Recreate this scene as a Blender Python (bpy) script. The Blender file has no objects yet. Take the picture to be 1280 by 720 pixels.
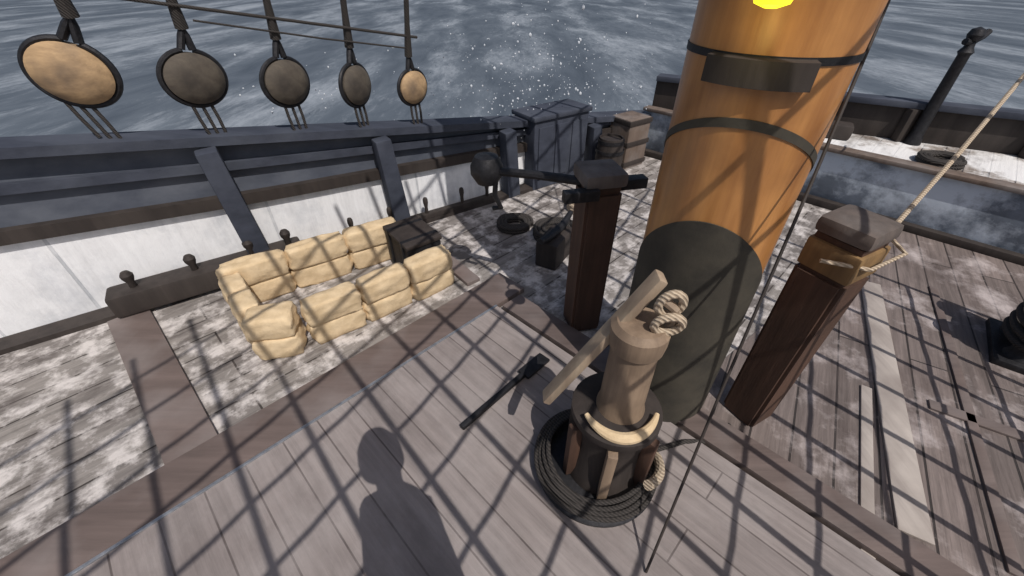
import bpy, bmesh, math, random
from mathutils import Vector, Matrix, noise
random.seed(4)
R=math.radians
sc=bpy.context.scene
COL=sc.collection

# ---------------------------------------------------------------- geometry helpers
class Geo:
    def __init__(s): s.v=[]; s.f=[]
    def add(s,v,f):
        o=len(s.v); s.v+= [Vector(p) for p in v]; s.f+=[[i+o for i in q] for q in f]; return s
    def bm(s,bm,M=None):
        bm.verts.ensure_lookup_table()
        for i,v in enumerate(bm.verts): v.index=i
        s.add([(M@v.co if M else v.co.copy()) for v in bm.verts],[[v.index for v in f.verts] for f in bm.faces]); bm.free(); return s
    def box(s,c,size,rz=0,bev=.006,M=None,wob=0):
        b=bmesh.new(); bmesh.ops.create_cube(b,size=1)
        bmesh.ops.scale(b,vec=size,verts=b.verts)
        if bev: bmesh.ops.bevel(b,geom=b.edges[:],offset=min(bev,min(size)*.4),segments=2,affect='EDGES',profile=.6)
        if wob:
            for v in b.verts: v.co+=noise.noise_vector(v.co*3+Vector(c)*5)*wob
        T=Matrix.Translation(c)@(M.to_4x4() if M else Matrix.Rotation(rz,4,'Z'))
        return s.bm(b,T)
    def beam(s,p,q,w,h,bev=.006,up=(0,0,1),taper=1,cuts=0,wob=0):
        p=Vector(p);q=Vector(q);d=(q-p);L=d.length;d.normalize();up=Vector(up)
        x=d.cross(up).normalized();y=x.cross(d).normalized()
        M=Matrix((x,y,d)).transposed()
        b=bmesh.new(); bmesh.ops.create_cube(b,size=1); bmesh.ops.scale(b,vec=(w,h,L),verts=b.verts)
        for v in b.verts:
            if v.co.z>0: v.co.x*=taper; v.co.y*=taper
        if bev: bmesh.ops.bevel(b,geom=b.edges[:],offset=min(bev,min(w,h)*.4),segments=2,affect='EDGES',profile=.6)
        return s.bm(b,Matrix.Translation((p+q)/2)@M.to_4x4())
    def tube(s,pts,r,n=8,closed=False,twist=0):
        pts=[Vector(p) for p in pts];m=len(pts);vs=[];fs=[];pn=None
        for i,p in enumerate(pts):
            a=pts[(i-1)%m] if (closed or i>0) else p; b=pts[(i+1)%m] if (closed or i<m-1) else p
            t=(b-a).normalized()
            if pn is None:
                pn=t.orthogonal().normalized()
            pn=(pn-t*pn.dot(t)).normalized(); bn=t.cross(pn)
            rr=r[i] if isinstance(r,(list,tuple)) else r
            for k in range(n):
                an=2*math.pi*k/n
                vs.append(p+pn*math.cos(an)*rr+bn*math.sin(an)*rr)
        seg=m if closed else m-1
        for i in range(seg):
            j=(i+1)%m
            for k in range(n): fs.append([i*n+k,i*n+(k+1)%n,j*n+(k+1)%n,j*n+k])
        if not closed:
            fs.append(list(range(n))[::-1]); fs.append([(m-1)*n+k for k in range(n)])
        return s.add(vs,fs)
    def lathe(s,prof,c=(0,0,0),n=40,M=None,cap=True):
        vs=[];fs=[];m=len(prof)
        for r,z in prof:
            for k in range(n):
                a=2*math.pi*k/n; v=Vector((r*math.cos(a),r*math.sin(a),z))
                if M: v=M@v
                vs.append(v+Vector(c))
        for i in range(m-1):
            for k in range(n): fs.append([i*n+k,i*n+(k+1)%n,(i+1)*n+(k+1)%n,(i+1)*n+k])
        if cap:
            fs.append(list(range(n))[::-1]); fs.append([(m-1)*n+k for k in range(n)])
        return s.add(vs,fs)

def mk(name,geo,mat,origin=None,parent=None,label=None,cat=None,group=None,kind=None,smooth=True,ang=35):
    o=Vector(origin) if origin is not None else Vector((0,0,0))
    if parent is not None: o=parent['_o'] ; o=Vector(o)
    me=bpy.data.meshes.new(name); me.from_pydata([tuple(v-o) for v in geo.v],[],geo.f); me.update()
    b=bmesh.new(); b.from_mesh(me); bmesh.ops.recalc_face_normals(b,faces=b.faces); b.to_mesh(me); b.free()
    if smooth:
        for p in me.polygons: p.use_smooth=True
        me.set_sharp_from_angle(angle=R(ang))
    ob=bpy.data.objects.new(name,me); COL.objects.link(ob)
    me.materials.append(mat)
    if parent is None: ob.location=o; ob['_o']=list(o)
    else: ob.parent=parent; ob['_o']=list(o)
    meta(ob,label,cat,group,kind); return ob
def meta(ob,label=None,cat=None,group=None,kind=None):
    if label: ob['label']=label
    if cat: ob['category']=cat
    if group: ob['group']=group
    if kind: ob['kind']=kind
def empty(name,o,label,cat,group=None):
    e=bpy.data.objects.new(name,None); e.empty_display_size=.1; COL.objects.link(e); e.location=o; e['_o']=list(o); meta(e,label,cat,group); return e

# ---------------------------------------------------------------- materials
def nodes(name):
    m=bpy.data.materials.new(name); m.use_nodes=True; n=m.node_tree.nodes; l=m.node_tree.links
    return m,n,l,n['Principled BSDF']
def ramp(n,stops):
    r=n.new('ShaderNodeValToRGB'); e=r.color_ramp.elements
    e[0].position=stops[0][0]; e[0].color=(*stops[0][1],1); e[1].position=stops[-1][0]; e[1].color=(*stops[-1][1],1)
    for p,c in stops[1:-1]:
        x=e.new(p); x.color=(*c,1)
    return r
def mix(n,l,a,b,fac,mode='MIX'):
    m=n.new('ShaderNodeMix'); m.data_type='RGBA'; m.blend_type=mode
    for sock,val in ((m.inputs[6],a),(m.inputs[7],b),(m.inputs[0],fac)):
        if hasattr(val,'links'): l.new(val,sock)
        elif isinstance(val,tuple): sock.default_value=(*val,1)
        else: sock.default_value=val
    return m.outputs[2]
def wood(name,c1,c2,axis=2,scale=6,rough=.6,bump=.3,dirt=.4,dirtc=(.02,.018,.016),spec=.4):
    m,n,l,b=nodes(name)
    tc=n.new('ShaderNodeTexCoord'); mp=n.new('ShaderNodeMapping'); sx=[scale*3]*3; sx[axis]=scale*.25; mp.inputs['Scale'].default_value=sx
    l.new(tc.outputs['Object'],mp.inputs[0])
    no=n.new('ShaderNodeTexNoise'); no.inputs['Scale'].default_value=1; no.inputs['Detail'].default_value=6; no.inputs['Roughness'].default_value=.65; l.new(mp.outputs[0],no.inputs[0])
    r=ramp(n,[(.3,c2),(.7,c1)]); l.new(no.outputs[0],r.inputs[0])
    n2=n.new('ShaderNodeTexNoise'); n2.inputs['Scale'].default_value=scale*.7; n2.inputs['Detail'].default_value=6; l.new(tc.outputs['Object'],n2.inputs[0])
    r2=ramp(n,[(.45,(0,0,0)),(.7,(dirt,dirt,dirt))]); l.new(n2.outputs[0],r2.inputs[0])
    c=mix(n,l,r.outputs[0],dirtc,r2.outputs[0]); l.new(c,b.inputs['Base Color'])
    b.inputs['Roughness'].default_value=rough; b.inputs['Specular IOR Level'].default_value=spec
    bp=n.new('ShaderNodeBump'); bp.inputs['Strength'].default_value=bump; bp.inputs['Distance'].default_value=.01; l.new(no.outputs[0],bp.inputs['Height']); l.new(bp.outputs[0],b.inputs['Normal'])
    return m
def plank(name,c1,c2,gap,angle,row=.14,blen=2.4,frost=(.7,.69,.68),f0=.5,f1=.62,famt=.6,fs=5,dark=(.08,.07,.065),damt=.5,rough=.7,gapw=.005,grain=.55,bump=.5):
    m,n,l,b=nodes(name)
    tc=n.new('ShaderNodeTexCoord'); mp=n.new('ShaderNodeMapping'); mp.inputs['Rotation'].default_value=(0,0,-angle); l.new(tc.outputs['Object'],mp.inputs[0])
    br=n.new('ShaderNodeTexBrick'); br.inputs['Scale'].default_value=1; br.inputs['Brick Width'].default_value=blen; br.inputs['Row Height'].default_value=row
    br.inputs['Mortar Size'].default_value=gapw; br.inputs['Mortar Smooth'].default_value=.2
    br.inputs['Color1'].default_value=(*c1,1); br.inputs['Color2'].default_value=(*c2,1); br.inputs['Mortar'].default_value=(*gap,1); l.new(mp.outputs[0],br.inputs[0])
    m2=n.new('ShaderNodeMapping'); m2.inputs['Scale'].default_value=(2,32,2); l.new(mp.outputs[0],m2.inputs[0])
    g=n.new('ShaderNodeTexNoise'); g.inputs['Scale'].default_value=1; g.inputs['Detail'].default_value=6; g.inputs['Roughness'].default_value=.7; l.new(m2.outputs[0],g.inputs[0])
    gr=ramp(n,[(.3,(grain,)*3),(.7,(1.15,1.15,1.15))]); l.new(g.outputs[0],gr.inputs[0])
    c=mix(n,l,br.outputs[0],gr.outputs[0],1.0,'MULTIPLY')
    n1=n.new('ShaderNodeTexNoise'); n1.inputs['Scale'].default_value=fs; n1.inputs['Detail'].default_value=8; n1.inputs['Roughness'].default_value=.68; l.new(mp.outputs[0],n1.inputs[0])
    r1=ramp(n,[(f0,(0,0,0)),(f1,(famt,)*3)]); l.new(n1.outputs[0],r1.inputs[0])
    c=mix(n,l,c,frost,r1.outputs[0])
    n3=n.new('ShaderNodeTexNoise'); n3.inputs['Scale'].default_value=fs*.8; n3.inputs['Detail'].default_value=8; n3.inputs['Roughness'].default_value=.66
    m3=n.new('ShaderNodeMapping'); m3.inputs['Location'].default_value=(7,3,1); m3.inputs['Scale'].default_value=(.8,1.8,1); l.new(mp.outputs[0],m3.inputs[0]); l.new(m3.outputs[0],n3.inputs[0])
    r3=ramp(n,[(.5,(0,0,0)),(.68,(damt,)*3)]); l.new(n3.outputs[0],r3.inputs[0])
    c=mix(n,l,c,dark,r3.outputs[0]); 
    l.new(c,b.inputs['Base Color'])
    b.inputs['Roughness'].default_value=rough; b.inputs['Specular IOR Level'].default_value=.35
    bp=n.new('ShaderNodeBump'); bp.inputs['Strength'].default_value=bump; bp.inputs['Distance'].default_value=.012
    s=n.new('ShaderNodeMath'); s.operation='MULTIPLY_ADD'; s.inputs[1].default_value=-1.5; l.new(br.outputs['Fac'],s.inputs[0])
    a=n.new('ShaderNodeMath'); a.operation='ADD'; l.new(g.outputs[0],a.inputs[0]); l.new(n1.outputs[0],a.inputs[1]); l.new(a.outputs[0],s.inputs[2])
    l.new(s.outputs[0],bp.inputs['Height']); l.new(bp.outputs[0],b.inputs['Normal'])
    return m
def rough_mat(name,c1,c2,scale=12,rough=.8,metal=0,bump=.4,dist=.01):
    m,n,l,b=nodes(name); tc=n.new('ShaderNodeTexCoord')
    no=n.new('ShaderNodeTexNoise'); no.inputs['Scale'].default_value=scale; no.inputs['Detail'].default_value=7; no.inputs['Roughness'].default_value=.65; l.new(tc.outputs['Object'],no.inputs[0])
    r=ramp(n,[(.35,c2),(.65,c1)]); l.new(no.outputs[0],r.inputs[0]); l.new(r.outputs[0],b.inputs['Base Color'])
    b.inputs['Roughness'].default_value=rough; b.inputs['Metallic'].default_value=metal
    bp=n.new('ShaderNodeBump'); bp.inputs['Strength'].default_value=bump; bp.inputs['Distance'].default_value=dist; l.new(no.outputs[0],bp.inputs['Height']); l.new(bp.outputs[0],b.inputs['Normal'])
    return m
def rope_mat(name,c1,c2,scale=90):
    m,n,l,b=nodes(name); tc=n.new('ShaderNodeTexCoord')
    w=n.new('ShaderNodeTexWave'); w.bands_direction='DIAGONAL'; w.inputs['Scale'].default_value=scale*.4; w.inputs['Distortion'].default_value=1.5; l.new(tc.outputs['Object'],w.inputs[0])
    r=ramp(n,[(.2,c2),(.8,c1)]); l.new(w.outputs[0],r.inputs[0]); l.new(r.outputs[0],b.inputs['Base Color']); b.inputs['Roughness'].default_value=.9
    bp=n.new('ShaderNodeBump'); bp.inputs['Strength'].default_value=.6; bp.inputs['Distance'].default_value=.004; l.new(w.outputs[0],bp.inputs['Height']); l.new(bp.outputs[0],b.inputs['Normal'])
    return m

M_port=plank('weathered_deck',(.31,.285,.265),(.21,.19,.18),(.07,.06,.055),R(45),row=.15,frost=(.68,.64,.62),f0=.47,f1=.6,famt=.85,fs=7,dark=(.09,.075,.07),damt=.75)
M_star=plank('brown_deck',(.25,.205,.19),(.17,.14,.13),(.05,.042,.04),R(57),row=.16,frost=(.56,.50,.49),f0=.52,f1=.66,famt=.75,fs=2.6,dark=(.07,.052,.048),damt=.7)
M_plat=plank('smooth_platform',(.30,.262,.25),(.255,.222,.213),(.12,.10,.095),R(-45),row=.15,blen=6,frost=(.40,.365,.355),f0=.45,f1=.7,famt=.5,fs=2.5,dark=(.17,.147,.14),damt=.65,gapw=.0035,grain=.75,bump=.3)
M_coam=wood('coaming_wood',(.18,.138,.125),(.11,.085,.077),axis=0,scale=5,dirt=.5,dirtc=(.27,.24,.23))
M_pale=wood('pale_wood',(.5,.45,.41),(.33,.29,.265),axis=1,scale=5,dirt=.75,dirtc=(.2,.165,.15))
M_white=plank('white_planking',(.88,.89,.91),(.84,.85,.87),(.55,.57,.6),0,row=.6,frost=(.93,.94,.96),f0=.4,f1=.6,famt=.8,fs=3,dark=(.40,.43,.48),damt=.5,grain=.85)
M_rail=wood('dark_rail_paint',(.062,.07,.096),(.038,.044,.06),axis=0,scale=4,dirt=.45,dirtc=(.12,.135,.165),rough=.8,spec=.2)
M_slate=wood('slate_paint',(.115,.128,.158),(.07,.08,.105),axis=0,scale=3,dirt=.6,dirtc=(.19,.205,.235),rough=.85,spec=.2)
M_dark=wood('tarred_wood',(.05,.04,.036),(.025,.02,.018),axis=2,scale=5,rough=.7,dirt=.3,dirtc=(.09,.075,.065))
M_post=wood('post_brown',(.115,.062,.042),(.06,.034,.024),axis=2,scale=6,rough=.7,dirt=.45,dirtc=(.035,.023,.018))
M_cap=wood('post_cap_grey',(.155,.125,.11),(.09,.075,.068),axis=2,scale=6,rough=.8,dirt=.6,dirtc=(.25,.23,.22))
M_lit_tan=wood('post_lit_tan',(.34,.21,.09),(.18,.11,.05),axis=2,scale=6,rough=.7,dirt=.5,dirtc=(.08,.055,.035))  # lighter tan puts the sunlit top of the post into its colour
M_mast=wood('varnished_mast',(.60,.29,.095),(.33,.135,.04),axis=2,scale=4,rough=.33,bump=.25,dirt=.7,dirtc=(.16,.06,.022),spec=.65)
M_shade=rough_mat('mast_shade',(.068,.06,.045),(.034,.031,.025),scale=6,rough=.75)  # dark colour standing in for shadows cast on the mast
M_iron=rough_mat('black_iron',(.035,.035,.04),(.018,.018,.02),scale=25,rough=.55,metal=.5)
M_cream=rough_mat('cream_canvas',(.76,.60,.39),(.56,.42,.25),scale=9,rough=.95,bump=.7,dist=.014)
M_eyeL=wood('deadeye_pale',(.56,.38,.21),(.30,.20,.11),axis=0,scale=8,rough=.75,dirt=.9,dirtc=(.15,.11,.08))
M_eyeD=wood('deadeye_brown',(.13,.11,.085),(.075,.062,.05),axis=0,scale=8,rough=.8,dirt=.8,dirtc=(.035,.03,.028))
M_ropeD=rope_mat('tarred_rope',(.055,.048,.044),(.025,.022,.02))
M_ropeL=rope_mat('hemp_rope',(.58,.48,.36),(.36,.28,.2))
M_handle=wood('handle_wood',(.46,.37,.27),(.30,.22,.16),axis=2,scale=6,rough=.6)
M_crate=wood('crate_wood',(.20,.15,.12),(.10,.075,.06),axis=2,scale=6,rough=.7,dirt=.5,dirtc=(.3,.28,.27))
M_body=wood('pump_wood',(.36,.265,.185),(.19,.135,.095),axis=2,scale=7,rough=.6,dirt=.6,dirtc=(.1,.07,.05))
M_metal=rough_mat('grey_metal',(.5,.52,.55),(.3,.32,.35),scale=30,rough=.4,metal=.7)
M_ice=plank('frosted_riser',(.22,.26,.32),(.12,.145,.185),(.06,.07,.09),R(-45),row=.3,frost=(.66,.74,.84),f0=.46,f1=.56,famt=.85,fs=1.3,dark=(.05,.055,.07),damt=.8)
M_fore=plank('fore_deck',(.40,.35,.31),(.28,.24,.21),(.06,.05,.05),R(45),row=.14,frost=(.84,.84,.84),f0=.43,f1=.52,famt=.9,fs=2,dark=(.1,.08,.07),damt=.8)
M_hull=wood('hull_paint',(.03,.03,.035),(.02,.02,.022),axis=0,scale=2)
M_coat=rough_mat('dark_coat',(.04,.045,.07),(.02,.022,.035),scale=30,rough=.95)
M_skin=rough_mat('skin',(.55,.33,.24),(.48,.28,.2),scale=30,rough=.6,bump=.1)
M_spray=rough_mat('spray_water',(.75,.78,.82),(.6,.65,.7),scale=30,rough=.3,bump=0)

# ---------------------------------------------------------------- sea
m,n,l,b=nodes('sea_water')
tc=n.new('ShaderNodeTexCoord')
n1=n.new('ShaderNodeTexNoise'); n1.inputs['Scale'].default_value=.6; n1.inputs['Detail'].default_value=8; n1.inputs['Roughness'].default_value=.65; n1.inputs['Distortion'].default_value=.8
mps=n.new('ShaderNodeMapping'); mps.inputs['Scale'].default_value=(1,.28,1); mps.inputs['Rotation'].default_value=(0,0,.15); l.new(tc.outputs['Object'],mps.inputs[0]); l.new(mps.outputs[0],n1.inputs[0])
n2=n.new('ShaderNodeTexNoise'); n2.inputs['Scale'].default_value=.2; n2.inputs['Detail'].default_value=3; n2.inputs['Distortion'].default_value=.5; l.new(mps.outputs[0],n2.inputs[0])
r1=ramp(n,[(.33,(.08,.1,.125)),(.7,(.135,.16,.19))]); l.new(n1.outputs[0],r1.inputs[0])
r2=ramp(n,[(.38,(.8,.82,.85)),(.62,(1.3,1.29,1.27))]); l.new(n2.outputs[0],r2.inputs[0])
c=mix(n,l,r1.outputs[0],r2.outputs[0],1.0,'MULTIPLY')
n3=n.new('ShaderNodeTexNoise'); n3.inputs['Scale'].default_value=2.6; n3.inputs['Detail'].default_value=8; n3.inputs['Roughness'].default_value=.8; l.new(mps.outputs[0],n3.inputs[0])
ad=n.new('ShaderNodeMath'); ad.operation='MULTIPLY_ADD'; ad.inputs[1].default_value=1.3; l.new(n2.outputs[0],ad.inputs[0]); l.new(n3.outputs[0],ad.inputs[2])
r3=ramp(n,[(.60,(0,0,0)),(.78,(.5,.5,.5))])
hf=n.new('ShaderNodeMath'); hf.operation='MULTIPLY'; hf.inputs[1].default_value=.52; l.new(ad.outputs[0],hf.inputs[0]); l.new(hf.outputs[0],r3.inputs[0])
c=mix(n,l,c,(.46,.5,.55),r3.outputs[0]); l.new(c,b.inputs['Base Color']); b.inputs['Roughness'].default_value=.8; b.inputs['Specular IOR Level'].default_value=.2
bp=n.new('ShaderNodeBump'); bp.inputs['Strength'].default_value=.4; bp.inputs['Distance'].default_value=.4; l.new(n1.outputs[0],bp.inputs['Height']); l.new(bp.outputs[0],b.inputs['Normal'])
g=Geo(); S=4000; g.add([(-S,-S,-4),(S,-S,-4),(S,S,-4),(-S,S,-4)],[[0,1,2,3]]); mk('sea',g,m,kind='structure',smooth=False)

# ---------------------------------------------------------------- port bulwark frame
A=Vector((-2.84,1.61,0)); U=Vector((.82,.572,0)).normalized(); N=Vector((-.572,.82,0)).normalized()
def bw(s,nn,z): return A+U*s+N*nn+Vector((0,0,z))
def ztop(s): return 1.058-.124*s
def zwh(s): return .575-.08*s+(.03*(s-1.4) if s>1.4 else 0)
def prism(geo,s0,s1,z0f,z1f,n0,n1,step=.5):
    k=max(1,int((s1-s0)/step)); vs=[];fs=[]
    for i in range(k+1):
        s=s0+(s1-s0)*i/k
        vs+=[bw(s,n0,z0f(s)),bw(s,n1,z0f(s)),bw(s,n1,z1f(s)),bw(s,n0,z1f(s))]
    for i in range(k):
        o=i*4
        for j in range(4): fs.append([o+j,o+(j+1)%4,o+4+(j+1)%4,o+4+j])
    fs.append([0,1,2,3]); fs.append([k*4+3,k*4+2,k*4+1,k*4]); geo.add(vs,fs)

# deck sheets
g=Geo(); pts=[bw(-6,.0,0),bw(5.3,.0,0),(6.7,-.7,0),(6.7,-7,0),(-5,-7,0)]
g.add(pts,[list(range(5))]); mk('deck',g,M_port,kind='structure',smooth=False)
g=Geo(); g.add([(.72,1.17,.004),(3.05,3.0,.004),(6.6,-.5,.004),(6.6,-6,.004),(4.8,-3,.004)],[[0,1,2,3,4]]); mk('deck_planking',g,M_star,kind='structure',smooth=False)
# platform (raised hatch) corner (-.09,1.88)
cx,cy=-.09,1.88; k=math.sqrt(.5)
def dp(a,b,z):
    return Vector((cx-k*a+k*b,cy-k*a-k*b,z))
g=Geo(); g.add([dp(0,0,.04),dp(4.6,0,.04),dp(4.6,3.9,.04),dp(0,3.9,.04),dp(0,0,0),dp(4.6,0,0),dp(4.6,3.9,0),dp(0,3.9,0)],[[0,1,2,3],[0,1,5,4],[1,2,6,5],[2,3,7,6],[3,0,4,7]])
plat=mk('hatch_platform',g,M_plat,kind='structure',smooth=False)
# coaming strips
g=Geo(); g.beam(dp(-.25,-.125,.012),dp(4.8,-.125,.012),.23,.05,up=(0,0,1)); co=mk('hatch_coaming',g,M_coam,origin=dp(0,0,0),label='brown timber coaming edging the hatch platform',cat='coaming')
g=Geo(); g.beam(dp(.0,-.002,.041),dp(4.6,-.002,.041),.014,.012,bev=.002); mk('metal_strip',g,M_metal,parent=co)
g=Geo(); g.beam(dp(-.1,.02,.02),dp(-.1,3.9,.02),.15,.045); mk('hatch_coaming',g,M_coam,origin=dp(0,2,0),label='brown timber coaming beside the foot of the mast',cat='coaming')
# cross board on port deck
g=Geo(); g.beam((-2.28,1.83,.01),(-1.2,.80,.01),.2,.03); mk('deck_board',g,M_coam,origin=(-1.7,1.3,0),label='worn brown board laid across the frosted deck',cat='board',group='boards on the deck')
g=Geo(); g.beam((-.25,2.15,.012),(-.9,2.95,.012),.1,.03); mk('deck_board',g,M_coam,origin=(-.6,2.5,0),label='narrow brown board laid across the frosted deck',cat='board',group='boards on the deck')
for i,(p,q,w,mm,lb) in enumerate([((1.47,.62,.008),(2.35,2.15,.008),.11,M_pale,'pale bleached board on the brown deck'),((1.72,.5,.009),(2.72,2.1,.009),.04,M_coam,'thin brown batten on the brown deck'),((1.18,.45,.008),(1.75,1.3,.008),.045,M_pale,'pale bleached batten on the brown deck'),((1.98,1.2,.009),(3.6,.2,.009),.06,M_coam,'brown batten crossing the deck planks')]):
    g=Geo(); g.beam(p,q,w,.014,bev=.004); mk('deck_board',g,mm,origin=((p[0]+q[0])/2,(p[1]+q[1])/2,0),label=lb,cat='board',group='boards on the deck')
# iron bar with flat end lying on the platform
g=Geo(); g.beam((-.22,1.04,.06),(.06,1.34,.06),.026,.026,bev=.006); ib=mk('iron_bar',g,M_iron,origin=(-.1,1.2,.05),label='dark iron pry bar with flat end lying on planks',cat='bar')
g=Geo(); g.beam((.055,1.335,.058),(.17,1.46,.052),.07,.018,bev=.006); mk('blade',g,M_iron,parent=ib)

# bulwark
bo=bw(1.5,0,0)
be=empty('bulwark',bo,'ship side with white lower planking and dark rails','bulwark')
g=Geo(); prism(g,-6,5.3,lambda s:-.02,zwh,0,.06)
wh=mk('planking',g,M_white,parent=be)
g=Geo(); prism(g,-6,5.3,lambda s:zwh(s)+.001,lambda s:ztop(s)-.05,.02,.07); mk('upper_planking',g,M_slate,parent=be)
g=Geo(); prism(g,-6,5.3,lambda s:ztop(s)-.05,ztop,-.06,.14); mk('cap_rail',g,M_rail,parent=be)
g=Geo()
prism(g,-6,5.3,lambda s:zwh(s)-.012,lambda s:zwh(s)+.06,-.035,.018)
mk('rail',g,M_dark,parent=be)
g=Geo()
prism(g,-6,5.3,lambda s:(zwh(s)+ztop(s))/2,lambda s:(zwh(s)+ztop(s))/2+.05,-.02,.018); mk('rail',g,M_rail,parent=be)
g=Geo(); prism(g,-6,5.3,lambda s:0.0,lambda s:.03,-.13,-.002); mk('waterway',g,M_dark,parent=be)
for s in (-1.6,-.45,1.36,2.35,3.4,4.4):
    g=Geo(); g.beam(bw(s,-.075,.0),bw(s-.05,-.1,ztop(s)-.052),.13,.12,bev=.012,up=N,taper=.85); mk('stanchion',g,M_rail,parent=be)
# hull outside
g=Geo(); prism(g,-6,5.3,lambda s:-4.1,lambda s:-.03,.0,.08); mk('hull',g,M_hull,origin=bw(0,0,-4),label='dark painted hull side below the deck',cat='hull')

# pin rail / spar beside bulwark
g=Geo(); P0=Vector((-2.33,1.83,.10));P1=Vector((-1.45,2.42,.10)); g.beam(P0,P1,.16,.14,bev=.02)
pr=mk('pin_rail',g,M_dark,origin=(P0+P1)/2,label='low dark timber rail with short pins near the bulwark',cat='pin rail')
for t in (.13,.42,.72,.93):
    p=P0.lerp(P1,t); g=Geo(); g.lathe([(.012,-.02),(.02,0),(.018,.03),(.03,.06),(.032,.08),(.02,.1),(.004,.105)],c=p+Vector((0,0,.07)),n=14); mk('belaying_pin',g,M_dark,parent=pr)
g=Geo(); Q0=Vector((-1.27,2.60,.05));Q1=Vector((-.15,3.36,.05)); g.beam(Q0,Q1,.06,.05,bev=.01)
pr=mk('pin_rail',g,M_dark,origin=(Q0+Q1)/2,label='thin dark timber rail with upright pins near the bulwark',cat='pin rail')
for t in (.08,.3,.52,.76,.94):
    p=Q0.lerp(Q1,t); g=Geo(); g.lathe([(.012,-.03),(.014,0),(.013,.05),(.02,.09),(.02,.115),(.014,.13),(.004,.135)],c=p+Vector((0,0,.025)),n=12); mk('belaying_pin',g,M_dark,parent=pr)

# ---------------------------------------------------------------- deadeyes
def rotM(yaw,roll=0,pitch=0):
    return Matrix.Rotation(yaw,3,'Z')@Matrix.Rotation(pitch,3,'X')@Matrix.Rotation(roll,3,'Y')
base_yaw=math.atan2(U.y,U.x)
eyes=[(-2.07,1.245,.165,-10,25,M_eyeL,'pale wooden deadeye in a black iron strop above the rail'),
(-1.69,1.17,.155,20,10,M_eyeD,'dark brown deadeye in a black strop above the rail'),
(-1.33,1.10,.15,25,5,M_eyeD,'dark brown deadeye in a black strop above the rail'),
(-1.0,1.035,.145,36,5,M_eyeD,'dark brown deadeye in a black strop above the rail'),
(-.68,.975,.13,20,0,M_eyeL,'small pale deadeye in a black strop above the rail')]
for x,z,r,yaw,roll,mt,lb in eyes:
    s=(x+2.84)/.82; c=bw(s,.03,z); M=rotM(base_yaw+R(yaw),R(roll))
    e=empty('deadeye',c,lb,'deadeye','deadeyes along the rail')
    g=Geo(); w=r*.36
    sc_=Matrix.Diagonal((1.0,.86,1)) 
    LL=M@Matrix.Rotation(R(90),3,'X')@sc_
    g.lathe([(r*.02,-w*1.2),(r*.3,-w*1.15),(r*.6,-w*.98),(r*.8,-w*.72),(r*.93,-w*.4),(r*.9,0),(r*.93,w*.4),(r*.8,w*.72),(r*.6,w*.98),(r*.3,w*1.15),(r*.02,w*1.2)],c=c,n=40,M=LL); mk('block',g,mt,parent=e)
    g=Geo(); pts=[]
    for i in range(41):
        a=R(100)+R(340)*i/40
        pts.append(c+M@Vector((r*.99*math.cos(a),0,r*.86*math.sin(a))))
    g.tube(pts,r*.09,n=8); mk('strop',g,M_iron,parent=e)
    topc=c+M@Vector((0,0,r*1.55))
    g=Geo(); g.tube([pts[0]+Vector((0,0,.004)),topc.lerp(pts[0],.4),topc,topc.lerp(pts[-1],.4),pts[-1]+Vector((0,0,.004))],r*.12); mk('shackle',g,M_iron,parent=e)
    up=topc+Vector((.05,-.05,.35))
    g=Geo(); g.tube([topc-Vector((0,0,.01)),topc.lerp(up,.5),up,up+Vector((.35,-.4,2.4))],[r*.2,r*.13,r*.12,r*.1],n=8); mk('shroud',g,M_ropeD,parent=e)
    for a in (-1,0,1):
        g=Geo(); p=c+M@Vector((a*r*.3,0,-r*.75)); q=bw(s,.02,ztop(s)-.01)+M@Vector((a*r*.28,0,0)); g.tube([p,p.lerp(q,.5)+Vector((.004*a,0,0)),q],.009,n=6); mk('lanyard',g,M_ropeD,parent=e)
g=Geo(); g.tube([bw(.2,.0,1.72),bw(1.25,.0,1.53),bw(2.7,.0,1.275)],.008); mk('sheer_pole',g,M_ropeD,origin=bw(1.5,0,1.5),label='thin dark line lashed across the shrouds',cat='rope')
g=Geo(); g.tube([bw(1.5,.0,1.43),bw(2.1,.0,1.31),bw(2.66,.02,1.21)],.005); mk('rope',g,M_ropeD,origin=bw(2.4,0,1.2),label='thin dark line strung across the shrouds',cat='rope')

# ---------------------------------------------------------------- mast
mc=Vector((.71,1.30,0)); mr=.215
g=Geo(); g.lathe([(mr*1.02,0),(mr,.5),(mr*.99,1.5),(mr*.95,4),(mr*.9,9)],c=mc,n=64); mast=mk('mast',g,M_mast,origin=mc,label='thick orange varnished mast with shade coloured dark at its foot',cat='mast')
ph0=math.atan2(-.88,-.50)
def sleeve_or_shade(zb,zt,r0,r1,n=96):
    G=Geo(); vs=[];fs=[]
    for k_ in range(n):
        a=2*math.pi*k_/n; ca=math.cos(a);sa=math.sin(a)
        b0,t0=zb(a),zt(a)
        for (r,z) in ((r0,b0),(r1,b0),(r1,t0),(r0,t0)): vs.append(mc+Vector((r*ca,r*sa,z)))
    for k_ in range(n):
        j=(k_+1)%n
        for q in range(4): fs.append([k_*4+q,k_*4+(q+1)%4,j*4+(q+1)%4,j*4+q])
    return G.add(vs,fs)
mk('sleeve_or_shade',sleeve_or_shade(lambda a:0.0,lambda a:1.03-.32*(1-math.cos(a-ph0)),mr,mr+.005),M_shade,parent=mast)  # thin dark shell: shade on the lower mast, arched like a shadow edge
mk('beam_shade_band',sleeve_or_shade(lambda a:1.31-.15*(1-math.cos(a-ph0)),lambda a:1.335-.15*(1-math.cos(a-ph0)),mr-.006,mr+.002),M_shade,parent=mast)  # arched strip coloured dark as the cast shadow of a beam
mk('hoop',sleeve_or_shade(lambda a:1.462,lambda a:1.480,mr-.008,mr+.001),M_iron,parent=mast)
G=Geo(); vs=[];fs=[];nn=16
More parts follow.
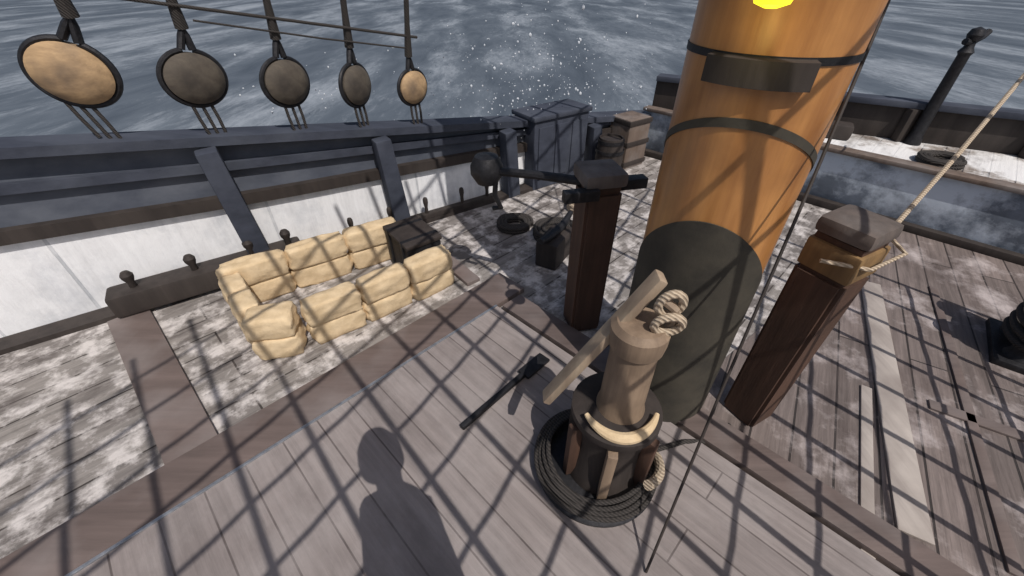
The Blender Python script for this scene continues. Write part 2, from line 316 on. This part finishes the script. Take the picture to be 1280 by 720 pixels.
for i in range(nn+1):
    a=ph0-R(34)+R(64)*i/nn
    for r,z in ((mr-.002,1.405),(mr+.022,1.41),(mr+.022,1.472),(mr-.002,1.477)): vs.append(mc+Vector((r*math.cos(a),r*math.sin(a),z)))
for i in range(nn):
    for q in range(4): fs.append([i*4+q,i*4+(q+1)%4,i*4+4+(q+1)%4,i*4+4+q])
fs+= [[0,1,2,3],[nn*4+3,nn*4+2,nn*4+1,nn*4]]; G.add(vs,fs); mk('bracket',G,M_dark,parent=mast)
# lantern
lc=Vector((.53,1.02,1.592))
le=empty('lantern',lc,'small lantern glowing yellow hung on the mast','lantern')
mg,n,l,b=nodes('lit_glass'); b.inputs['Base Color'].default_value=(.8,.75,.05,1); b.inputs['Emission Color'].default_value=(.95,.82,.02,1); b.inputs['Emission Strength'].default_value=1.6
g=Geo(); g.lathe([(.012,-.012),(.034,-.004),(.042,.02),(.042,.09),(.03,.11)],c=lc,n=24); mk('glass',g,mg,parent=le)
g=Geo(); g.lathe([(.05,.11),(.05,.12),(.02,.16),(.008,.18)],c=lc,n=24); mk('lamp_top',g,M_metal,parent=le)
g=Geo(); g.tube([lc+Vector((0,0,.175)),lc+Vector((0,0,.23)),lc+Vector((.05,.09,.25))],.006,n=6); mk('hook',g,M_iron,parent=le)
ld=bpy.data.lights.new('lantern_light','POINT'); ld.energy=.22; ld.color=(1,.8,.25); ld.shadow_soft_size=.05
lo=bpy.data.objects.new('lantern_light',ld); lo.location=(0.0,.0,-.07); lo.parent=le; COL.objects.link(lo)

# ---------------------------------------------------------------- posts
def post(c,w0,w1,h,rz,lb,cap=.1,capover=.03,mcap=M_cap,name='deck_post',tan=0,lean=(0,0)):
    e=empty(name,c,lb,'post')
    hc=h-cap; ln=Vector((lean[0],lean[1],0))
    Sh=Matrix(((1,0,ln.x,0),(0,1,ln.y,0),(0,0,1,0),(0,0,0,1)))
    g=Geo(); b=bmesh.new(); bmesh.ops.create_cube(b,size=1)
    for v in b.verts:
        s=w1 if v.co.z>0 else w0
        v.co=Vector((v.co.x*s,v.co.y*s,(v.co.z+.5)*(hc-tan)))
    bmesh.ops.bevel(b,geom=b.edges[:],offset=.014,segments=2,affect='EDGES')
    g.bm(b,Matrix.Translation(c)@Sh@Matrix.Rotation(rz,4,'Z')); mk('shaft',g,M_post,parent=e)
    cc=Vector(c)
    if tan:
        g=Geo(); g.box(cc+ln*hc+Vector((0,0,hc-tan/2)),(w1+.004,w1+.004,tan),rz,bev=.012); mk('collar',g,M_lit_tan,parent=e)  # tan band standing for the sunlit top of the post, no real collar
    g=Geo(); g.box(cc+ln*hc+Vector((0,0,hc+.01)),(w1-.02,w1-.02,.024),rz,bev=.004); mk('neck',g,M_post,parent=e)
    g=Geo(); g.box(cc+ln*hc+Vector((0,0,hc+.022+(cap-.022)/2+.001)),(w1+capover,w1+capover,cap-.024),rz,bev=.022,wob=.008)
    mk('cap',g,mcap,parent=e); return e
p1=post(Vector((.40,1.78,0)),.165,.17,.94,R(12),'dark brown square timber post with a crank arm',cap=.09,mcap=M_cap)
p2=post(Vector((1.10,1.17,0)),.155,.175,1.0,R(28),'square timber post coloured dark for shade, tan where lit, weathered cap',cap=.085,capover=.006,tan=.11,lean=(.05,.03))  # shade is in the dark shaft colour, sunlight in the tan band
# crank
g=Geo(); g.tube([(.36,1.80,.86),(.12,1.93,.84),(-.06,2.02,.82)],.022,n=10); cr=mk('crank',g,M_iron,origin=(.36,1.8,.86),label='black iron crank arm with a round knob on the post',cat='crank')
g=Geo(); g.lathe([(.01,-.08),(.055,-.07),(.085,-.02),(.085,.02),(.06,.07),(.01,.08)],c=(-.13,2.05,.82),n=20); mk('knob',g,M_iron,parent=cr)
g=Geo(); g.tube([(-.08,2.03,.82),(-.09,2.0,.7),(-.06,2.02,.62),(-.1,2.05,.6)],.014); mk('handle',g,M_iron,parent=cr)
g=Geo(); g.box((.30,1.66,.86),(.16,.05,.05),R(12)); mk('cross_bar',g,M_iron,parent=cr)
g=Geo(); g.box((.55,1.80,.86),(.14,.06,.05),R(12)); mk('cross_bar',g,M_iron,parent=cr)

# ---------------------------------------------------------------- pump
pc=Vector((.365,.875,.04)); pb=Vector((.335,.875,.04))
pe=empty('bilge_pump',pc,'wooden deck pump with dark drum, lever board and rope','pump')
g=Geo(); g.lathe([(.235,0),(.24,.02),(.225,.035),(.2,.045),(.02,.046)],c=pb,n=48)
mk('base_plate',g,M_iron,parent=pe)
g=Geo(); pts=[]
for j in range(48*4):
    a=2*math.pi*j/48; t=j/(48*4); rr=.245-.06*t; zz=.05+.05*t
    pts.append(pb+Vector((rr*math.cos(a),rr*math.sin(a),zz+.008*math.sin(3*a+t*5))))
g.tube(pts,.0095,n=8)
mk('rope_turns',g,M_ropeD,parent=pe)
g=Geo(); g.lathe([(.15,.04),(.15,.06),(.135,.1),(.125,.25),(.135,.34),(.155,.37),(.155,.40),(.12,.41),(.07,.412)],c=pc,n=40); mk('drum',g,M_dark,parent=pe)
for i in range(6):
    a=i*math.pi/3+.3; g=Geo(); g.box(pc+Vector((.148*math.cos(a),.148*math.sin(a),.2)),(.045,.035,.30),a,bev=.008); mk('drum_rib',g,M_post if i%2 else M_body if i==4 else M_dark,parent=pe)
g=Geo(); g.lathe([(.085,.38),(.082,.42),(.075,.44),(.072,.70),(.082,.71),(.086,.74),(.086,.78),(.07,.80),(.02,.805)],c=pc+Vector((.01,0,0)),n=36); mk('barrel',g,M_body,parent=pe)
g=Geo(); g.tube([pc+Vector((.13*math.cos(a),.13*math.sin(a),.425+.015*math.cos(a*2))) for a in [R(205)+R(130)*j/24 for j in range(25)]],[.008+.012*math.sin(math.pi*j/24) for j in range(25)],n=10)
mk('collar',g,M_cream,parent=pe)
g=Geo(); g.tube([pc+Vector((.205*math.cos(a),.205*math.sin(a),.2-.12*(j/16))) for j,a in [(j,R(300)+R(60)*j/16) for j in range(17)]],.018,n=10)
mk('rope_end',g,M_ropeL,parent=pe)
g=Geo(); g.beam((.12,.91,.44),(.405,.895,.99),.03,.055,bev=.008,up=(0,1,0)); mk('lever',g,M_handle,parent=pe)
for (c0,r0,r1) in [((.425,.84,.935),.032,.042),((.43,.83,.87),.038,.037)]:
    c0=Vector(c0); g=Geo()
    g.tube([c0+Vector((r0*math.cos(a),-.25*r0*math.sin(a),r1*math.sin(a))) for a in [2*math.pi*j/28 for j in range(28)]],.012,n=8,closed=True); mk('rope_loop',g,M_ropeL,parent=pe)
g=Geo(); g.tube([(.43,.86,.8),(.455,.855,.86),(.44,.84,.92),(.40,.85,.95)],.014,n=8); mk('hook',g,M_handle,parent=pe)

# ---------------------------------------------------------------- canvas bags (barricade)
def bag(c,size,rz,seed):
    b=bmesh.new(); bmesh.ops.create_cube(b,size=2); bmesh.ops.subdivide_edges(b,edges=b.edges[:],cuts=9,use_grid_fill=True)
    for v in b.verts:
        p=v.co.copy()
        x,y,z=p
        sp=Vector((x*math.sqrt(max(0,1-y*y/2-z*z/2+y*y*z*z/3)),y*math.sqrt(max(0,1-z*z/2-x*x/2+z*z*x*x/3)),z*math.sqrt(max(0,1-x*x/2-y*y/2+x*x*y*y/3))))
        r=p.lerp(sp,.38)
        nz=noise.noise_vector(r*1.7+Vector((seed*3.1,seed,0)))*.11+noise.noise_vector(r*5+Vector((seed,0,seed)))*.04
        r+=nz
        v.co=Vector((r.x*size[0]/2,r.y*size[1]/2,r.z*size[2]/2))
    g=Geo(); g.bm(b,Matrix.Translation(c)@Matrix.Rotation(rz,4,'Z'))
    return mk('canvas_bag',g,M_cream,origin=c,label='cream stuffed canvas bag stacked in a low wall',cat='canvas bag',group='stacked cream canvas bags',ang=80)
def row(p,q,nb,lev,th,hh,seed,z0=0):
    p=Vector(p);q=Vector(q);d=(q-p);L=d.length;rz=math.atan2(d.y,d.x)
    for lv in range(lev):
        for i in range(nb):
            t=(i+.5)/nb
            c=p+d*t; c.z=z0+hh*(lv+.5)*.93
            bag(c,(L/nb*1.03,th*random.uniform(.92,1.05),hh*1.04),rz+random.uniform(-.04,.04),seed+i*7+lv*31)
row((-1.70,1.92,0),(-.80,2.53,0),3,2,.12,.15,1)
row((-1.10,1.62,0),(-.40,2.19,0),3,2,.13,.14,50)
row((-1.36,1.60,0),(-1.63,1.90,0),2,2,.13,.14,90)
row((-1.36,1.55,0),(-1.13,1.60,0),1,2,.17,.14,130)
# dark chest at the far end inside
g=Geo(); g.box((-.66,2.36,.13),(.24,.34,.24),R(38),bev=.015); ch=mk('chest',g,M_iron,origin=(-.66,2.36,0),label='small dark wooden chest between the canvas bags',cat='chest')
g=Geo(); g.box((-.66,2.36,.265),(.255,.355,.03),R(38),bev=.01); mk('lid',g,M_dark,parent=ch)
for t in (-.1,.1):
    g=Geo(); g.box(Vector((-.66,2.36,.14))+Matrix.Rotation(R(38),3,'Z')@Vector((0,t,0)),(.262,.03,.282),R(38),bev=.003); mk('strap',g,M_iron,parent=ch)

# ---------------------------------------------------------------- locker, clutter forward
rzk=base_yaw
LC=Vector((.36,3.86,0))
lk=empty('deck_locker',LC,'dark blue-grey deck locker beside the rail','locker')
g=Geo(); g.box(LC+Vector((0,0,.31)),(.62,.30,.62),rzk,bev=.015); mk('body',g,M_rail,parent=lk)
g=Geo(); g.box(LC+Vector((0,0,.635)),(.66,.34,.04),rzk,bev=.012); mk('lid',g,M_rail,parent=lk)
for i in (-.19,0,.19):
    g=Geo(); g.box(LC+Vector((0,0,.33))+Matrix.Rotation(rzk,3,'Z')@Vector((i,-.152,0)),(.15,.02,.46),rzk,bev=.004); mk('panel',g,M_rail,parent=lk)
def coil(c,r,turns,mat,lb,rr=.016):
    g=Geo(); pts=[]
    for i in range(turns*24):
        a=2*math.pi*i/24; q=r*(1-.55*((i/(24))%3)/3)
        pts.append(Vector(c)+Vector((q*math.cos(a),q*math.sin(a),rr+rr*1.6*int(i/72)+.004*math.sin(a*3))))
    g.tube(pts,rr,n=7); return mk('rope_coil',g,mat,origin=c,label=lb,cat='rope coil',group='rope coils on the deck')
coil((.33,2.75,0),.17,9,M_ropeD,'dark tarred rope coil lying on the frosted deck')
coil((.02,2.9,0),.14,6,M_ropeD,'dark tarred rope coil lying on the frosted deck')
coil((.62,3.2,0),.15,9,M_ropeL,'pale hemp rope coil lying on the frosted deck')
coil((2.2,3.2,0),.18,6,M_ropeD,'dark tarred rope coil lying near the step')
def barrel(c,r,h,lb):
    g=Geo(); g.lathe([(r*.84,0),(r*.93,h*.2),(r,h*.5),(r*.93,h*.8),(r*.84,h),(r*.78,h),(r*.78,h-.02),(.01,h-.02)],c=c,n=28)
    o=mk('barrel',g,M_dark,origin=c,label=lb,cat='barrel')
    for t,f in ((.08,.89),(.3,.975),(.7,.975),(.92,.89)):
        g=Geo(); g.lathe([(r*f,h*t-.015),(r*f+.006,h*t-.015),(r*f+.006,h*t+.015),(r*f,h*t+.015)],c=c,n=28,cap=False); mk('hoop',g,M_iron,parent=o)
barrel(Vector((.92,3.85,0)),.13,.40,'dark wooden barrel with iron hoops near the locker')
CB=Vector((1.18,4.25,0))
g=Geo(); g.box(CB+Vector((0,0,.24)),(.3,.26,.48),R(35),bev=.012); cb=mk('crate',g,M_crate,origin=CB,label='brown wooden crate standing by the step',cat='crate')
for zz in (.05,.25,.45):
    g=Geo(); g.box(CB+Vector((0,0,zz)),(.32,.28,.045),R(35),bev=.004); mk('batten',g,M_dark,parent=cb)
# cleat block
g=Geo(); g.box((.30,2.45,.10),(.3,.16,.2),R(60),bev=.02); cg=mk('cleat_block',g,M_dark,origin=(.3,2.45,0),label='dark timber cleat block with a horned top on the deck',cat='cleat')
g=Geo(); g.tube([(.18,2.25,.26),(.24,2.36,.225),(.3,2.45,.22),(.36,2.54,.225),(.42,2.65,.26)],[.018,.028,.032,.028,.018],n=10); mk('horn',g,M_iron,parent=cg)

# ---------------------------------------------------------------- fore raised deck
F0=Vector((1.42,4.62,0));F1=Vector((6.6,-.6,0));W0=Vector((1.50,4.66,0));W1=Vector((6.6,1.80,0)); H=.46
g=Geo(); up=Vector((0,0,H)); g.add([F0+up,F1+up,W1+up,W0+up],[[0,1,2,3]]); mk('upper_deck',g,M_fore,kind='structure',smooth=False)
fe=empty('deck_riser',F0,'frosted dark blue step up to the raised deck','step')
g=Geo(); g.beam(F0+Vector((0,0,.22)),F1+Vector((0,0,.22)),.05,.44,bev=.004); mk('riser_face',g,M_ice,parent=fe)
g=Geo(); g.beam(F0+Vector((0,0,.46)),F1+Vector((0,0,.46)),.12,.035,bev=.01); mk('nosing',g,M_crate,parent=fe)
g=Geo(); g.beam(F0+Vector((0,0,.03))-Vector((.04,.04,0)),F1+Vector((0,0,.03))-Vector((.04,.04,0)),.07,.06,bev=.01); mk('foot_board',g,M_dark,parent=fe)
we=empty('rail_wall',W0,'dark blue-grey rail wall edging the raised deck','rail')
g=Geo(); g.beam(W0+Vector((0,0,H+.13)),W1+Vector((0,0,H+.13)),.06,.26,bev=.005); mk('planking',g,M_dark,parent=we)
g=Geo(); g.beam(W0+Vector((0,0,H+.285)),W1+Vector((0,0,H+.285)),.16,.05,bev=.01); mk('cap_rail',g,M_rail,parent=we)
for i in range(7):
    p=W0.lerp(W1,.08+i*.14)+Vector((-.03,-.06,H)); g=Geo(); g.beam(p,p+Vector((0,0,.26)),.07,.07,bev=.008,up=(0,1,0)); mk('stanchion',g,M_dark,parent=we)
g=Geo(); g.beam(W0+Vector((.02,.05,-1.85)),W1+Vector((.02,.05,-1.85)),.06,4.5,bev=0); mk('hull',g,M_hull,origin=W0,label='dark painted hull side below the raised deck',cat='hull')
# tall post with knob at the wall
pc2=Vector((3.38,3.50,H))
g=Geo(); g.lathe([(.06,0),(.055,.05),(.045,.08),(.038,.66),(.05,.68),(.032,.71),(.028,.74)],c=pc2,n=16); kp=mk('gun_post',g,M_iron,origin=pc2,label='black iron post with a swivel head on the raised deck',cat='post')
g=Geo(); g.lathe([(.004,-.055),(.04,-.035),(.052,0),(.04,.035),(.004,.05)],c=pc2+Vector((.0,0,.79)),n=14); mk('knob',g,M_iron,parent=kp)
g=Geo(); g.tube([pc2+Vector((-.07,-.02,.75)),pc2+Vector((0,0,.74)),pc2+Vector((.08,.02,.78)),pc2+Vector((.11,.03,.81))],.022); mk('swivel_head',g,M_iron,parent=kp)
# gear on upper deck
g=Geo(); g.box((2.75,3.72,H+.06),(.4,.18,.12),R(-30),bev=.03); mk('gear_box',g,M_dark,origin=(2.75,3.72,H),label='low dark gear box on the raised deck',cat='box')
coil((3.25,3.05,H),.15,6,M_ropeD,'dark tarred rope coil lying on the raised deck')
coil((4.0,2.75,H),.2,6,M_ropeD,'dark tarred rope coil lying on the raised deck')

# sea spray droplets blowing over the rail
rs=random.Random(9); g=Geo()
def drop(p,r):
    b=bmesh.new(); bmesh.ops.create_icosphere(b,subdivisions=1,radius=r); g.bm(b,Matrix.Translation(p)@Matrix.Diagonal((1,1,rs.uniform(.6,1.6),1)))
for i in range(520):
    s=rs.gauss(4.1,.65); hgt=abs(rs.gauss(0,.42)); p=bw(s,rs.uniform(-.1,1.0),.45+hgt); drop(p,rs.uniform(.002,.007) if rs.random()<.9 else rs.uniform(.008,.015))
for i in range(70):
    s=rs.uniform(1.6,3.4); p=bw(s,rs.uniform(.1,.6),.85+abs(rs.gauss(0,.2))); drop(p,rs.uniform(.002,.007))
mk('sea_spray',g,M_spray,origin=bw(4,0,.6),label='white sea spray droplets blowing over the rail',cat='spray',kind='stuff')

# iron bollard at right edge
bc=Vector((2.72,1.56,0)); bo2=empty('mooring_bitt',bc,'black iron double mooring bitt with rope turns on deck','mooring bitt')
g=Geo(); g.box(bc+Vector((0,0,.02)),(.42,.2,.04),R(50),bev=.01); mk('base',g,M_iron,parent=bo2)
for sg in (-1,1):
    p=bc+Matrix.Rotation(R(50),3,'Z')@Vector((sg*.11,0,0)); g=Geo(); g.lathe([(.065,.04),(.05,.07),(.048,.36),(.075,.39),(.08,.42),(.06,.45),(.01,.46)],c=p,n=20); mk('bollard',g,M_iron,parent=bo2)
g=Geo(); pts=[]
for j in range(160):
    a=2*math.pi*j/40; pts.append(bc+Matrix.Rotation(R(50),3,'Z')@Vector((.175*math.cos(a),.075*math.sin(a),.1+.05*j/40)))
g.tube(pts,.018)
mk('rope_turns',g,M_ropeD,parent=bo2)

# ---------------------------------------------------------------- running ropes
def rope(pts,r,mat,lb):
    g=Geo(); g.tube(pts,r,n=8); return mk('rope',g,mat,origin=pts[0],label=lb,cat='rope')
rope([(.45,.50,.045),(.62,.77,.62),(.80,1.04,1.2),(.955,1.275,1.62),(1.4,1.9,3.2)],.0045,M_dark,'dark thin taut rope running up past the mast')
rope([(1.22,1.16,.97),(1.58,1.44,1.13),(1.99,1.77,1.31),(3.2,2.7,1.75)],.008,M_ropeL,'pale thin rope leading up from the post cap')
rope([(1.22,1.16,.96),(1.265,1.11,.92),(1.15,1.075,.88),(1.02,1.13,.88)],.007,M_ropeL,'pale rope end lashed under the post cap')
rope([(.98,1.08,.02),(.85,1.0,.015),(.74,.98,.05),(.55,.92,.06)],.010,M_ropeD,'dark loose rope lying between mast and pump')

# shroud net behind, rising up: casts the ladder shadow
a_=Vector((-.653,.757,0)); s_=Vector((.313,-.584,1)); vv=(a_+s_*1.0); vv=vv/vv.z
B_=Vector((.53,.85,0)).normalized()*.29; F=Vector((1.5,-1.3,0)); ks=list(range(-6,12)); ZT=4.9
g=Geo()
for k_ in ks:
    p=F+B_*k_; zt=ZT-random.uniform(0,.3); g.tube([p,p+vv*zt*.5+Vector((.03*math.sin(k_),.02,0)),p+vv*zt],[.014,.014,.015],n=6)
z=.3
while z<ZT-.3:
    for q in range(len(ks)-1):
        sl_=.008*(q-6)
        p=F+B_*ks[q]+vv*(z+sl_); r_=F+B_*ks[q+1]+vv*(z+sl_+.008); mm_=(p+r_)/2-Vector((0,0,.012))
        g.tube([p,mm_,r_],.0105+.0004*z,n=5)
    z+=.28
mk('shroud_net',g,M_ropeD,origin=F,label='tarred rope shroud ladder rising steeply above the deck',cat='rigging')

# ---------------------------------------------------------------- person (casts shadow on platform)
po=Vector((.01,-.105,.04))
me=bpy.data.meshes.new('person'); 
V=[(0,0,.95),(0,0,1.15),(0,-.01,1.38),(0,-.01,1.5),(0,-.01,1.6),(0,0,1.74),
(.07,0,.9),(.07,0,.5),(.07,-.02,.07),(.07,.12,.03),(-.07,0,.9),(-.07,0,.5),(-.07,-.02,.07),(-.07,.12,.03),
(.11,-.01,1.42),(.12,-.03,1.15),(.12,-.02,.9),(.12,-.01,.8),(-.11,-.01,1.42),(-.12,-.03,1.15),(-.12,-.02,.9),(-.12,-.01,.8)]
E=[(0,1),(1,2),(2,3),(3,4),(4,5),(0,6),(6,7),(7,8),(8,9),(0,10),(10,11),(11,12),(12,13),(2,14),(14,15),(15,16),(16,17),(2,18),(18,19),(19,20),(20,21)]
RR=[.10,.09,.10,.055,.055,.075,.08,.06,.045,.035,.08,.06,.045,.035,.045,.04,.033,.03,.045,.04,.033,.03]
me.from_pydata(V,E,[]); me.update(); per=bpy.data.objects.new('person',me); COL.objects.link(per); per.location=po; per['_o']=list(po)
md=per.modifiers.new('skin','SKIN'); 
for i,sv in enumerate(me.skin_vertices[0].data): sv.radius=(RR[i],RR[i]*.85); sv.use_root=(i==0)
per.modifiers.new('sub','SUBSURF').levels=2
me.materials.append(M_skin); meta(per,'person in a dark coat and knitted cap standing','person')
g=Geo(); g.lathe([(.13,.75),(.12,.95),(.11,1.1),(.115,1.3),(.11,1.42),(.055,1.52)],c=po,n=32,M=Matrix.Diagonal((1,.72,1)),cap=False)
mk('coat',g,M_coat,parent=per)
for sg in (-1,1):
    g=Geo(); g.tube([po+Vector((sg*.09,-.01,1.42)),po+Vector((sg*.115,-.03,1.15)),po+Vector((sg*.12,-.02,.88))],[.05,.045,.04],n=12); mk('sleeve_or_shade',g,M_coat,parent=per)
g=Geo(); g.lathe([(.088,1.73),(.09,1.78),(.084,1.85),(.06,1.92),(.01,1.94)],c=po+Vector((0,-.02,0)),n=28); mk('cap',g,M_coat,parent=per)

# ---------------------------------------------------------------- world, sun, camera
d=Vector((-.313,.584,-1)).normalized()
w=bpy.data.worlds.new('World'); sc.world=w; w.use_nodes=True; nt=w.node_tree
sky=nt.nodes.new('ShaderNodeTexSky'); sky.sky_type='NISHITA'; sky.sun_disc=False; sky.sun_elevation=math.asin(-d.z); sky.sun_rotation=math.atan2(-d.x,-d.y); sky.dust_density=3; sky.air_density=1.0
nt.links.new(sky.outputs[0],nt.nodes['Background'].inputs[0]); nt.nodes['Background'].inputs[1].default_value=.07
sl=bpy.data.lights.new('sun','SUN'); sl.energy=3.2; sl.angle=R(.3); sl.color=(1,.94,.88)
so=bpy.data.objects.new('sun',sl); so.rotation_euler=d.to_track_quat('-Z','Y').to_euler(); COL.objects.link(so)
cam=bpy.data.cameras.new('camera'); cam.lens=36*515/1280; cam.sensor_width=36; cam.clip_start=.03; cam.clip_end=10000
co_=bpy.data.objects.new('camera',cam); co_.location=(0,0,1.65); co_.rotation_euler=(R(90-38.1),0,0); COL.objects.link(co_); sc.camera=co_
sc.view_settings.view_transform='Standard'; sc.view_settings.look='None'; sc.view_settings.exposure=0
for o in bpy.data.objects:
    if '_o' in o.keys(): del o['_o']
